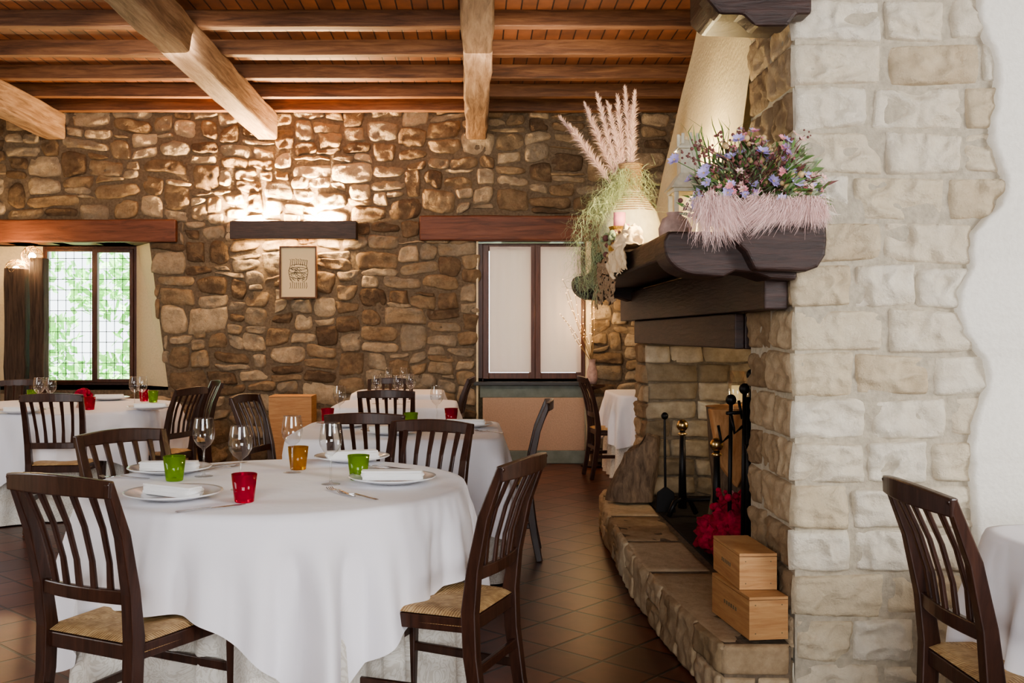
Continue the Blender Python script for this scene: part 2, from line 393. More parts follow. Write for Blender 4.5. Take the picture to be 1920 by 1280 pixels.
mb=MB(); mb.box(-12,4,YW+.45,30,-.3,-.16,0); mb.obj('garden_lawn',['grass'])
mb=MB()
for px,w,zt in ((32,.20,1.92),(72,.14,2.02)):
    xx=(px-CX)*9.65/F
    mb.sweep([(xx+.012*nz(t,w*9),9.65+(.02 if w<.2 else 0),zt*t/12+.002) for t in range(13)],[w*(1+.12*nz(t*.9,w*20)) for t in range(13)],.13)
mb.obj('weathered_timber_post',['oldpost'],.01)
mb=MB()
for px,py,r in ((30,505,.10),(60,480,.10)):
    c=P(px,py,9.68)
    for i in range(14):
        ax=Vector((U(-1,1),U(-1,1),U(-1,1))).normalized(); a=ax.orthogonal().normalized(); b=ax.cross(a)
        mb.tube([c+(a*math.cos(t*math.pi/8)+b*math.sin(t*math.pi/8))*r for t in range(17)],.0025,4,0)
    mb.ball(c,.035,1)
    mb.tube([c,Vector((c.x,c.y,1.9))],.004,4,0)
mb.obj('wicker_ball_lamp',['twig','bulb2'])
# ---------------- right window w/ curtains
mb=MB(); y=YW+.06; z0=WZ(718)
fx0,fx1=WX(896),WX(1098)
mb.box(fx0,fx1,y,y+.1,z0,z0+.05,0)
frm(mb,fx0,fx1,z0,WZ(455),y,y+.1,.05)
xm=WX(1004)
frm(mb,fx0+.05,xm,z0+.04,WZ(458),y-.02,y+.05,.06); frm(mb,xm,fx1-.03,z0+.04,WZ(458),y-.02,y+.05,.06)
for a,b in ((WX(918),WX(996)),(WX(1014),WX(1090))):
    mb.grid(lambda u,v,a=a,b=b:(a+(b-a)*u,y-.03+.003*math.sin(u*26+math.sin(v*3)),WZ(698)+(WZ(462)-WZ(698))*v),40,8,1)
mb.obj('window_2',['frame','curtain'],.004)
mb=MB()
mb.box(WX(888),WX(1108),YW-.06,YW+.04,WZ(722),WZ(715),1)
mb.box(WX(905),WX(1096),YW-.03,YW+.04,.13,WZ(745),0); mb.box(WX(900),WX(1100),YW-.04,YW+.04,0.002,.13,2); mb.box(WX(900),WX(1100),YW-.01,YW+.04,WZ(745),WZ(722),2)
mb.obj('radiator_cover',['cover','slate','base'],.006)
mb=MB(); mb.box(rx0,rx0+.02,YW-.01,YW+.25,0,rz1); mb.box(rx1-.05,rx1,YW-.03,YW+.25,0,rz1); mb.obj('trim_4',['cream'])
mb=MB(); base=Vector((WX(1105),YW-.24,.80))
mb.lathe([(0,0),(.04,0),(.055,.05),(.05,.12),(.03,.2),(.035,.24)],16,base,1)
for i in range(9):
    tip=P(U(1045,1125),U(510,600),YW-.2); pts=[]
    s=base+Vector((0,0,.2))
    for t in range(9):
        q=s.lerp(tip,t/8); q+=Vector((math.sin(t*.9+i)*.02,math.cos(t+i)*.02,0))*(t/8); pts.append(q)
    mb.tube(pts,[.004-.0003*t for t in range(9)],4,0)
    for t in range(3,9): mb.ball(pts[t],.004,2,4)
mb.obj('fairy_light_branches',['twig','clay','bulb'])
mb=MB(); mb.lathe([(0,0),(.11,0),(.11,.02),(.02,.05),(.02,.74),(.13,.77),(.13,.79),(0,.79)],20,(base.x,base.y,0.005),0); mb.obj('plant_stand',['dark'])
# wall sconce
mb=MB(); x0,x1=WX(440),WX(672); z0,z1=WZ(451),WZ(418)
mb.box(x0,x1,YW-.2,YW-.17,z0,z1,0); mb.box(x0,x0+.02,YW-.17,YW-.04,z0,z1,0); mb.box(x1-.02,x1,YW-.17,YW-.04,z0,z1,0)
for t in (.2,.7): 
    xx=x0+(x1-x0)*t; mb.tube([(xx-.1,YW-.1,z1-.07),(xx+.1,YW-.1,z1-.07)],.012,8,1)
mb.obj('wall_sconce',['mantel','bulb2'],.003)
# picture
mb=MB(); x0,x1,z0,z1=WX(528),WX(597),WZ(560),WZ(463)
frm(mb,x0,x1,z0,z1,YW-.12,YW-.07,.014); mb.box(x0+.014,x1-.014,YW-.095,YW-.065,z0+.014,z1-.014,1)
cx=(x0+x1)/2; cz=(z0+z1)/2
def line(pts): mb.tube([(cx+a,YW-.097,cz+b) for a,b in pts],.0022,4,2)
for r,zz in ((.085,.05),(.095,.02),(.09,-.03)):
    line([(r*math.cos(t*math.pi/10),zz+.03*math.sin(t*math.pi/10)) for t in range(21)])
for s in (-1,1): line([(s*.085,.05),(s*.095,.0),(s*.08,-.07),(s*.05,-.1)])
for i in range(9):
    a=-.08+.02*i; line([(a,.06+.02*R()),(a+.008,.1+.03*R()),(a-.006,.12+.02*R())]); line([(a,-.1),(a+.005,-.14),(a-.004,-.16)])
for i in range(22): 
    a,b=U(-.07,.07),U(-.08,.05); line([(a+.012*math.cos(t),b+.012*math.sin(t)) for t in range(6)])
mb.obj('framed_drawing',['picframe','paper','ink'])
# ---------------------------------------------------------------- pillar / plaster wall
YP=3.45; XP=1.11
mb=MB()
mb.box(XP,5.0,YP,4.0,0,3.6,1)
stones(mb,.98,3.52,lambda u,v,h:(XP-.016+u,YP-h,v),.054,.153,(4,6),(1,1),.018,.005,34,20,None,0,11,.0115,.012,.010,.10,13,1.9,None,16)
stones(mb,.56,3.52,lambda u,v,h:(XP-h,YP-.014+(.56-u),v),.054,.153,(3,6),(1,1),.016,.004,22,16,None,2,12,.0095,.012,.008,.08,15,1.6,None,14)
mb.obj('wall_pillar',['ashlar','mortar2','sidestone'])
pw=[(0,1838),(50,1845),(100,1868),(150,1872),(200,1868),(260,1862),(300,1875),(340,1888),(380,1880),(410,1850),(440,1825),(500,1822),(540,1805),(580,1800),(620,1812),(650,1830),(680,1850),(720,1855),(760,1840),(820,1825),(880,1825),(980,1832)]
yp=YP-.045
edge=[((px-CX)*yp/F,H+(CY-py)*yp/F) for py,px in pw]
edge=[(edge[0][0],3.59)]+[(edge[0][0]+.02,2.9)]+edge+[(edge[-1][0],.3),(edge[-1][0]+.02,0)]
e2=[]
for i in range(len(edge)-1):
    p0=edge[max(i-1,0)];p1=edge[i];p2=edge[i+1];p3=edge[min(i+2,len(edge)-1)]
    for s in range(6):
        t=s/6; f=lambda a,b,c,d:.5*((2*b)+(-a+c)*t+(2*a-5*b+4*c-d)*t*t+(-a+3*b-3*c+d)*t**3)
        z=p1[1]+(p2[1]-p1[1])*t
        e2.append((f(p0[0],p1[0],p2[0],p3[0])+.009*nz(z*22,1)+.004*nz(z*70,3),z))
e2.append(edge[-1])
mb=MB(); vs=[];fs=[]
for x,z in e2: vs+=[(x,YP+.01,z),(x+.004,yp+.012,z),(x+.02,yp,z),(5.0,yp,z)]
for i in range(len(e2)-1):
    for c in range(3): fs.append((4*i+c,4*i+4+c,4*i+5+c,4*i+1+c))
mb.add(vs,fs,0,True); mb.obj('wall_plaster',['plaster'])
# ---------------------------------------------------------------- fireplace
FP=bpy.data.objects.new('stone_fireplace',None); bpy.context.collection.objects.link(FP)
HZ=.22
pl=[(1.12,6.98),(.90,6.86),(.84,6.6),(.80,6.1),(.78,5.4),(.77,4.7),(.79,4.1),(.82,3.7),(.85,3.43)]
def dens(pl,n=60):
    L=[0]
    for a,b in zip(pl,pl[1:]): L.append(L[-1]+math.dist(a,b))
    out=[]
    for i in range(n+1):
        s=L[-1]*i/n
        for j in range(len(pl)-1):
            if s<=L[j+1]+1e-9:
                t=(s-L[j])/(L[j+1]-L[j]); out.append((pl[j][0]+(pl[j+1][0]-pl[j][0])*t,pl[j][1]+(pl[j+1][1]-pl[j][1])*t)); break
    return out,L[-1]
dp,LT=dens(pl)
def hn(u):
    f=max(0,min(.9999,u/LT))*60; i=int(f); t=f-i
    a=dp[i];b=dp[min(i+1,60)]
    x=a[0]+(b[0]-a[0])*t; y=a[1]+(b[1]-a[1])*t
    a=dp[max(i-3,0)]; b=dp[min(i+4,60)]
    d=Vector((b[0]-a[0],b[1]-a[1])).normalized(); n=Vector((d.y,-d.x))
    if n.x>0: n=-n
    return x,y,n
mb=MB()
mb.prism([(a+.01,b) for a,b in dp]+[(1.09,3.45),(1.09,3.97),(1.96,4.06),(1.96,6.98)],0.001,HZ-.006,1,'z')
def fm(u,v,h):
    x,y,n=hn(u); return (x+n.x*h,y+n.y*h,v)
stones(mb,LT,HZ,fm,.055,.11,(4,7),(1,2),.010,.002,18,13,None,0,21,.009,.0,.003,.03,15,1.4,None,18)
def tm(u,v,h):
    x,y,n=hn(u); return (x-n.x*v,y-n.y*v,HZ-.012+h*.6)
stones(mb,LT,.30,tm,.06,.30,(8,12),(1,1),.016,.001,30,16,None,0,22,.005,.0,.002,.01,10,.6,None,26)
stones(mb,.24,HZ,lambda u,v,h:(.85+u,3.43-h,v),.06,.11,(2,4),(1,1),.012,.003,12,10,None,0,23,.006,0,.003,.05,17,1,None,14)
mb.box(.86,1.09,3.43,3.46,0.001,HZ-.01,1)
mb.obj('hearth',['hearth','mortar'],0,FP)
mb=MB()
mb.box(1.1,1.96,4.07,6.5,HZ-.006,HZ+.006,1)
mb.box(1.97,2.05,4.07,6.98,0.001,1.6,1)
mb.box(1.14,1.96,6.56,6.98,HZ,1.6,2)
stones(mb,.85,1.4,lambda u,v,h:(1.12+u,6.55-h,HZ+v),.055,.125,(3,6),(1,1),.012,.004,16,13,None,0,31,.012,.03,.008,.2,12,1.3,None,12)
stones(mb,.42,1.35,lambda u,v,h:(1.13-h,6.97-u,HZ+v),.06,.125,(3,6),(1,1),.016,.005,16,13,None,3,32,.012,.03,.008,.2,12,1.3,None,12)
stones(mb,2.45,1.3,lambda u,v,h:(1.95-h,6.54-u,HZ+v),.07,.14,(3,6),(1,1),.02,.006,9,8,None,0,33,.008,.02,.006,.1,14)
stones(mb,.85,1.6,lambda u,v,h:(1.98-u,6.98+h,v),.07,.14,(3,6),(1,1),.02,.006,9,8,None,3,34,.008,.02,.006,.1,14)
mb.obj('surround',['soot','black','sootmortar','sidestone'],0,FP)
mb=MB()
mb.box(1.05,1.09,4.02,6.55,1.227,1.372,0); mb.box(1.0905,1.16,4.02,6.55,1.227,1.372,0)
mb.box(1.01,1.093,3.47,6.9,1.374,1.56,0)
mb.obj('lintel',['mantel'],.006,FP)
mb=MB()
def corbel(y0,y1,zt,xr):
    pr=[(xr,zt),(.655,zt),(.64,zt-.03)]
    for i in range(9):
        a=math.pi+math.pi/2*i/8; pr.append((.76+.12*math.cos(a),zt-.05+.10*math.sin(a)))
    pr+=[(.84,zt-.155),(.88,zt-.135),(.94,zt-.14),(1.0,zt-.16),(xr,zt-.165)]
    mb.prism(pr,y0,y1,0)
corbel(3.36,3.56,1.635,1.09); corbel(6.42,6.6,1.66,1.09)
mb.prism([(.86,1.69),(1.165,1.69),(1.17,1.60),(1.165,1.55),(1.14,1.51),(1.10,1.495),(.93,1.50),(.90,1.56),(.86,1.60)],3.30,3.40,0)
mb.box(.67,1.09,3.5,6.66,1.58,1.64,0); mb.box(.665,.72,3.45,6.62,1.555,1.645,0)
mb.obj('mantel_shelf',['mantel'],.012,FP,seg=3)
mb=MB()
def hood(u,v):
    z=1.645+v*(3.585-1.645); e=v**.85
    x=1.0+.27*e; yf=6.45-1.25*e
    if u<.7: t=u/.7; yy=4.02+(yf-.25-4.02)*t; xx=x
    elif u<.85: 
        t=(u-.7)/.15*math.pi/2; yy=yf-.25+.25*math.sin(t); xx=x+.25-.25*math.cos(t)
    else: t=(u-.85)/.15; yy=yf; xx=x+.25+(2.0-x-.25)*t
    n=.012*nz(yy*3,z*3,xx*3); return (xx+n,yy+n,z)
mb.grid(hood,61,40,0); mb.obj('chimney_hood',['cream'],0,FP)
mb=MB()
mb.prism([(1.13,2.62),(.77,2.62),(.77,2.42),(.82,2.36),(.9,2.36),(.94,2.32),(1.05,2.32),(1.08,2.36),(1.13,2.36)],3.33,3.43,0)
mb.prism([(1.085,2.62),(.79,2.62),(.79,2.42),(.83,2.38),(1.085,2.37)],3.43,3.66,0)
mb.prism([(1.085,2.85),(.7,2.85),(.7,2.68),(.76,2.621),(1.085,2.621)],3.33,3.68,0)
mb.obj('wooden_corbel',['mantel'],.012)
# fire tools
mb=MB()
for i,(x,y,t) in enumerate(((1.21,4.5,1.02),(1.27,4.6,1.08),(1.19,4.66,.96),(1.25,4.40,.9))):
    mb.tube([(x,y,HZ+.03),(x+.01,y,t)],.010,8,0); mb.ball((x+.01,y,t+.02),.026,0,8)
    mb.tube([(x,y,t-.15),(x-.04,y-.02,t-.18),(x-.05,y,t-.1)],.007,6,0)
mb.lathe([(0,0),(.13,0),(.13,.02),(0,.03)],20,(1.25,4.55,HZ+.01),0); mb.tube([(1.25,4.55,HZ+.02),(1.25,4.55,1.0)],.014,8,0); mb.tube([(1.14,4.5,.93),(1.36,4.62,.93)],.009,6,0)
mb.obj('fireplace_tool_set',['iron'])
def andiron(x,y,h,name='andiron'):
    mb=MB(); z=HZ+.012
    mb.tube([(x,y,z+.05),(x,y,h)],[.024,.016],10,0); mb.ball((x,y,h+.03),.034,1,10); mb.lathe([(.014,0),(.03,.01),(.014,.02)],12,(x,y,h-.03),1)
    mb.tube([(x-.09,y-.05,z+.012),(x-.05,y-.03,z+.09),(x,y,z+.11),(x+.05,y+.03,z+.09),(x+.09,y+.05,z+.012)],.015,8,0)
    mb.tube([(x,y,z+.1),(x+.35,y+.02,z+.1),(x+.35,y+.02,z)],.012,8,0)
    mb.obj(name,['iron','brass'])
andiron(1.20,5.75,.73); andiron(1.22,5.02,.70)
# shovel next to far andiron
mb=MB(); mb.tube([(1.13,5.9,HZ+.14),(1.13,5.92,.78)],.008,8,0); mb.ball((1.13,5.92,.8),.022,0,8); mb.prism([(1.07,HZ+.012),(1.19,HZ+.012),(1.18,HZ+.13),(1.14,HZ+.16),(1.12,HZ+.16),(1.08,HZ+.13)],5.885,5.9,0); mb.obj('fireplace_shovel',['iron'],.003)
mb=MB(); cx,cy=1.44,5.45
mb.lathe([(0,0),(.16,0),(.155,.2),(.14,.4),(.16,.60),(.175,.66)],20,(cx,cy,HZ+.01),0,wob=.18)
mb.lathe([(.175,.66),(.1,.668),(0,.668)],20,(cx,cy,HZ+.01),1,wob=.1)
mb.prism([(cx-.19,HZ+.67),(cx+.05,HZ+.67),(cx+.03,HZ+.42),(cx-.05,HZ+.25),(cx-.14,HZ+.38)],cy-.19,cy-.10,1)
mb.obj('log_stump',['bark','logcut'],.01)
mb=MB(); mb.lathe([(0,0),(.05,0),(.055,.01),(.055,.18),(.05,.18),(.05,.01)],20,(cx,cy,HZ+.685),0); mb.lathe([(0,0.012),(.035,.012),(.035,.1),(0,.1)],14,(cx,cy,HZ+.685),1); mb.obj('glass_candle_holder',['glass','wax'])
mb=MB()
for c,r in (((1.16,4.80,.32),.09),((1.25,4.72,.36),.12),((1.36,4.68,.36),.11),((1.19,4.66,.30),.08),((1.28,4.80,.43),.09)):
    def fb(u,v,c=c,r=r):
        a=u*2*math.pi; b=v*math.pi; d=Vector((math.sin(b)*math.cos(a),math.sin(b)*math.sin(a),math.cos(b)))
        rr=r*(1+.5*nz(*(d*3+Vector(c)*4))+.25*nz(*(d*9))); q=Vector(c)+d*rr; q.z=max(q.z,HZ+.012); return q
    mb.grid(fb,30,20,0)
for _ in range(50):
    c=Vector((U(1.15,1.42),U(4.58,4.85),U(.40,.54))); mb.ball(c,U(.010,.020),random.choice([0,0,0,1]),6,wob=.4)
mb.obj('red_tulle_bundle',['redcl','pink'])
mb=MB()
def dr(u,v):
    a=u*2*math.pi; h=v; r=(.155-.05*h*h)*(1+.3*nz(math.cos(a)*1.5,math.sin(a)*1.5,h*2))
    if v>.98: r*=.3
    return (1.0+r*1.0*math.cos(a)+.06*h,6.30+r*.6*math.sin(a),HZ+.015+.37*h*(1+.15*math.cos(a)))
mb.grid(dr,30,24,0); mb.obj('driftwood_log',['bark'])
def crate(mb,x0,x1,y0,y1,z0,z1,rot=0):
    c=Vector(((x0+x1)/2,(y0+y1)/2,0)); mt=Matrix.Translation(c)@Matrix.Rotation(rot,4,'Z')@Matrix.Translation(-c)
    mb.box(x0,x1,y0,y1,z0,z1-.012,0,mtx=mt); mb.box(x0,x1,y0,y1,z1-.010,z1,0,mtx=mt)
    for z in (z0+.02,z1-.03):
        mb.box(x0+.02,x0+.024,y0-.0015,y0,z,z+.004,1,mtx=mt); mb.box(x1-.024,x1-.02,y0-.0015,y0,z,z+.004,1,mtx=mt)
    for i in range(6):
        yy=y0+(y1-y0)*(.32+.06*i); mb.box(x0-.001,x0,yy,yy+(y1-y0)*.035,(z0+z1)/2-.006,(z0+z1)/2+.008,1,mtx=mt)
mb=MB(); crate(mb,.925,1.065,3.44,3.80,HZ+.012,HZ+.16,.12); mb.obj('wooden_wine_crate',['pine','ink'],.002)
mb=MB(); crate(mb,.93,1.065,3.53,3.85,HZ+.162,HZ+.29,.05); mb.obj('wooden_wine_crate',['pine','ink'],.002)
mb=MB(); crate(mb,WX(514)*.97,WX(592)*.97,9.35,9.65,0.002,WZ(736),0); mb.obj('wooden_wine_crate',['pine','ink'],.002)
# ---------------------------------------------------------------- mantel decor
ZS=1.645
V=Vector((.82,5.25,ZS))
mb=MB()
mb.lathe([(0,0),(.09,0),(.14,.05),(.165,.13),(.165,.2),(.14,.28),(.09,.35),(.06,.40),(.055,.44)],32,V,0,wob=.05)
for i in range(16): mb.lathe([(.062-.006*(i%2),0),(.07-.003*(i%3),.006),(.06,.012)],20,V+Vector((0,0,.37+.0115*i*.9)),1)
for i in range(9): mb.lathe([(.062+.009*i,0),(.068+.009*i,.004),(.062+.009*i,.009)],24,V+Vector((0,0,.385-.013*i)),1)
mb.obj('clay_vase',['vase','rope'])
mb=MB()
plumes=[(1052,222),(1070,238),(1098,198),(1120,180),(1140,196),(1158,184),(1172,168),(1190,176),(1184,205),(1108,225)]
for i,(px,py) in enumerate(plumes):
    tip=P(px,py,5.25+U(-.08,.08)); s=V+Vector((U(-.02,.02),U(-.02,.02),.3))
    ax=(tip-s); mb.tube([s,s.lerp(tip,.5),tip],[.004,.003,.001],5,0)
    dn_=ax.normalized()
    for _ in range(560):
        t=U(.36,1); p=s.lerp(tip,t); a=Vector((U(-1,1),U(-1,1),U(-1,1))).normalized(); a=(a-dn_*a.dot(dn_)).normalized()
        w=.030*math.sin(max(0.05,min(1,(1.05-t)/.35))*1.5)*U(.4,1.2)
        q=p+a*w*.6+dn_*.02; e=p+a*w*1.3+dn_*.03
        mb.ribbon([p,q,e],.0045,0)
mb.obj('pampas_grass',['pampas'])
mb=MB()
for _ in range(2200):
    a=U(0,2*math.pi); r=U(.05,.09); k=R()
    left=R()<.72
    z=U(.30,.50) if k<.35 else U(-.12,.42)
    if left: p=V+Vector((U(-.27,-.06)*(1-.9*max(0,z-.22)/.28) -.03,U(-.14,.04),z))
    else: p=V+Vector((math.cos(a)*r,math.sin(a)*r-.02,U(.28,.50)))
    if p.z<ZS+.01 : p.x=min(p.x,.64)
    pts=[p]; d=Vector((U(-1,1),U(-1,1),U(-1,.6))).normalized()
    for s in range(7):
        d=(d*.7+Vector((U(-.8,.8),U(-.6,.6),-.22+U(-.7,.7)))).normalized(); q=pts[-1]+d*.022
        if q.z<ZS+.01 and q.x>.62: q.x=min(q.x,.64)
        pts.append(q)
    mb.ribbon(pts,.0026,0 if R()<.8 else 1)
mb.obj('hanging_moss',['moss','sage'])
mb=MB(); mb.ball((.715,5.5,ZS+.05),.06,0,12,.8); mb.obj('dark_stone_bowl',['iron'])
def drape(name,mat,y,z1,z0,seed,holes=False,wd=.5):
    mb=MB()
    def f(u,v):
        yy=y+wd*(u-.5)*(1+.2*nz(v*3,seed))
        s=v*(z1-z0+.14)
        if s<.14: x=.78-s; z=z1+.004+.02*abs(nz(u*5,v*6,seed))
        else: x=.645; z=z1-(s-.14)*(1+.6*nz(u*3.5,seed)+.3*nz(u*11,seed))
        x+= -.035*abs(nz(u*9,v*2,seed))-.02*abs(nz(u*18,v*7,seed+3))*min(1,v*2)
        return (x,yy+.03*nz(v*5,u*3,seed),z)
    n=60; m=40; vs=[f(i/(n-1),j/(m-1)) for j in range(m) for i in range(n)]; fs=[]
    for j in range(m-1):
        for i in range(n-1):
            if holes and nz(i*.9,j*.9,seed)>.28: continue
            fs.append((j*n+i,j*n+i+1,(j+1)*n+i+1,(j+1)*n+i))
    mb.add(vs,fs,0,True); return mb.obj(name,[mat])
drape('burlap_runner','burlap',4.90,1.648,1.44,3,True,.75)
drape('tulle_scarf','tulle',4.45,1.66,1.56,9)
mb=MB()
def bow(c,r,sx):
    def f(u,v):
        a=u*2*math.pi; b=v*math.pi; d=Vector((math.sin(b)*math.cos(a),math.sin(b)*math.sin(a),math.cos(b)))
        q=Vector(c)+Vector((d.x*sx,d.y,d.z))*r*(1+.5*nz(*(d*2.5+Vector(c)*3))+.2*nz(*(d*7))); q.z=max(q.z,ZS+.01) if q.x>.64 else q.z
        return q
    mb.grid(f,30,20,0)
bow((.72,4.62,1.71),.08,.7); bow((.75,4.8,1.74),.07,.8); bow((.70,4.5,1.68),.06,1)
mb.obj('tulle_bow',['tulle'])
mb=MB()
for x,y,h in ((.74,4.95,.17),(.77,5.02,.12)):
    mb.lathe([(0,0),(.035,0),(.05,.05),(.045,h-.02),(.055,h)],14,(x-.02,y,ZS+.005),0,False,.2)
    mb.lathe([(0,h-.01),(.03,h-.01),(.03,h+.07),(0,h+.072)],16,(x-.02,y,ZS+.005),1)
mb.obj('candle_in_gold_pot',['gold','candle'])
mb=MB()
for _ in range(130):
    c=Vector((U(.66,.8),U(4.8,5.15),ZS+U(.02,.15))); mb.ball(c,U(.008,.018),random.choice([0,0,1,2,1]),5,wob=.5)
mb.obj('dried_hydrangea',['yellow','purpdk','sage'])
mb=MB(); mb.lathe([(0,0),(.04,0),(.062,.03),(.068,.06),(.05,.10),(.028,.112),(.034,.125)],20,(.80,3.98,ZS+.003),0,wob=.06); mb.obj('clay_jug',['clay'])
# lantern
mb=MB(); L=Vector((.885,4.12,ZS+.003)); s=.075
mb.box(L.x-s,L.x+s,L.y-s,L.y+s,L.z,L.z+.025,0)
for a in (-1,1):
    for b in (-1,1): mb.box(L.x+a*(s-.012)-.009,L.x+a*(s-.012)+.009,L.y+b*(s-.012)-.009,L.y+b*(s-.012)+.009,L.z+.025,L.z+.22,0)
mb.box(L.x-s,L.x+s,L.y-s,L.y+s,L.z+.22,L.z+.235,0)
def pyr(z0,z1,r0,r1):
    vs=[(L.x+a*r0,L.y+b*r0,L.z+z0) for a,b in ((-1,-1),(1,-1),(1,1),(-1,1))]+[(L.x+a*r1,L.y+b*r1,L.z+z1) for a,b in ((-1,-1),(1,-1),(1,1),(-1,1))]
    mb.add(vs,[(3,2,1,0),(4,5,6,7)]+[(i,(i+1)%4,(i+1)%4+4,i+4) for i in range(4)],0)
pyr(.235,.30,s+.012,.044); pyr(.30,.40,.04,.04); pyr(.40,.41,.052,.052); pyr(.41,.44,.048,.02)
for i in range(8):
    a=i*math.pi/4; mb.box(L.x+.042*math.cos(a)-.006,L.x+.042*math.cos(a)+.006,L.y+.042*math.sin(a)-.006,L.y+.042*math.sin(a)+.006,L.z+.39,L.z+.465,0)
mb.lathe([(0,.026),(.03,.026),(.03,.12),(0,.12)],14,L,1)
mb.obj('candle_lantern',['lantern','wax'],.002)
# fur and flowers
mb=MB()
FC=Vector((.965,3.50,1.71))
for _ in range(9500):
    x=U(.75,1.15)
    if .83<x<.92 and R()<.85: continue
    lft=1 if x<.88 else 0
    p=Vector((x,3.285+U(-.01,.02),1.712+U(-.03,.02))) if R()<.6 else Vector((x,U(3.30,3.42),1.712+U(0,.015)))
    L_=U(.035,.085)*(1.5 if lft else 1)*(1+.6*nz(x*11,3,1))
    cl=1.2*nz(x*18,p.z*8,2)
    d=Vector((cl*.8+U(-.7,.6),-.25+U(-.6,.1),-.6+U(-.4,.9))).normalized()
    q=p+d*L_*.5+Vector((0,-.016,.004)); e=q+Vector((cl*1.2+d.x*.8,-.1,-1)).normalized()*L_*.65
    mb.ribbon([p,q,e],.0024,0)
mb.box(.78,.85,3.31,3.43,1.693,1.714,0); mb.box(.93,1.12,3.31,3.43,1.693,1.716,0)
mb.obj('pink_fur_throw',['fur'],.01)
mb=MB()
cols=['leaf','sage','pink','palepink','lilac','violet','purpdk','yellow']
def blossom(c,r,mat,n=8):
    ax=(c-FC+Vector((U(-.1,.1),-.12,.05))).normalized(); a=ax.orthogonal().normalized(); b=ax.cross(a)
    for k in range(n):
        t=2*math.pi*k/n+U(-.2,.2); d=(a*math.cos(t)+b*math.sin(t)+ax*U(.1,.7)).normalized(); sd=ax.cross(d).normalized()*r*.3
        mb.add([c,c+d*r*.55-sd,c+d*r,c+d*r*.55+sd],[(0,1,2,3)],mat)
    mb.ball(c+ax*r*.1,r*.16,7,4)
def leafp(c,d,l,w,mat):
    sd=d.cross(Vector((U(-1,1),U(-1,1),U(-1,1)))).normalized()*w
    mb.add([c,c+d*l*.45-sd,c+d*l+Vector((0,0,-l*.15)),c+d*l*.45+sd],[(0,1,2,3)],mat)
def clampf(c):
    if c.x>1.03 and c.y>3.40: c.y=U(3.32,3.395)
    c.x=min(c.x,1.165); c.z=max(c.z,1.705); return c
for _ in range(520):
    a=U(0,2*math.pi); b=U(-.05,math.pi*.5); rr=U(.55,1.0)*(1+.35*nz(math.cos(a)*2,math.sin(a)*2,b*2))
    d=Vector((math.cos(a)*math.cos(b),math.sin(a)*math.cos(b),math.sin(b)))
    c=clampf(FC+Vector((d.x*.24,d.y*.12-.02,d.z*.26))*rr)
    k=R()
    if k<.13: blossom(c,U(.014,.028),4)
    elif k<.36: blossom(c,U(.010,.019),2)
    elif k<.58: blossom(c,U(.010,.020),3,6)
    elif k<.64: blossom(c,U(.012,.022),5)
    elif k<.84: mb.ball(c,U(.005,.010),6,5)
    else: mb.ball(c,U(.008,.013),7,5)
for _ in range(2000):
    a=U(0,2*math.pi); b=U(-.1,math.pi*.5)
    d=Vector((math.cos(a)*math.cos(b),math.sin(a)*math.cos(b),math.sin(b)))
    c=clampf(FC+Vector((d.x*.22,d.y*.11-.02,d.z*.23))*U(.3,1.0))
    leafp(c,(d+Vector((U(-.6,.6),U(-.8,.3),U(-.4,.6)))).normalized(),U(.03,.065),U(.003,.008),random.choice([0,0,1,1,1,6]))
for _ in range(26):
    x=U(-.15,-.03); p=FC+Vector((x,U(-.03,.05),.08)); d=Vector((U(-.4,.3),U(-.2,.2),1)).normalized(); l=U(.17,.29)
    mb.ribbon([p,p+d*l*.5,p+d*l*.85+Vector((U(-.02,.02),0,0)),p+d*l+Vector((U(-.03,.03),0,-.005))],.008,0)
for px,py in ((1385,262),(1265,300),(1430,285),(1320,325),(1475,265),(1450,340),(1500,330)):
    c=P(px,py,3.38); blossom(c,.027,4,14); mb.tube([FC+Vector((-.02,-.05,.05)),c],.0015,4,0)
for _ in range(22):
    c=P(U(1280,1520),U(235,330),3.39); s=FC+Vector((U(-.1,.1),-.06,.05)); mb.tube([s,s.lerp(c,.6)+Vector((0,0,.02)),c],.0012,4,6)
    for k in range(6): mb.ball(c+Vector((U(-.02,.02),U(-.01,.01),U(-.02,.02))),U(.003,.007),6,4)
mb.obj('flower_arrangement',cols)
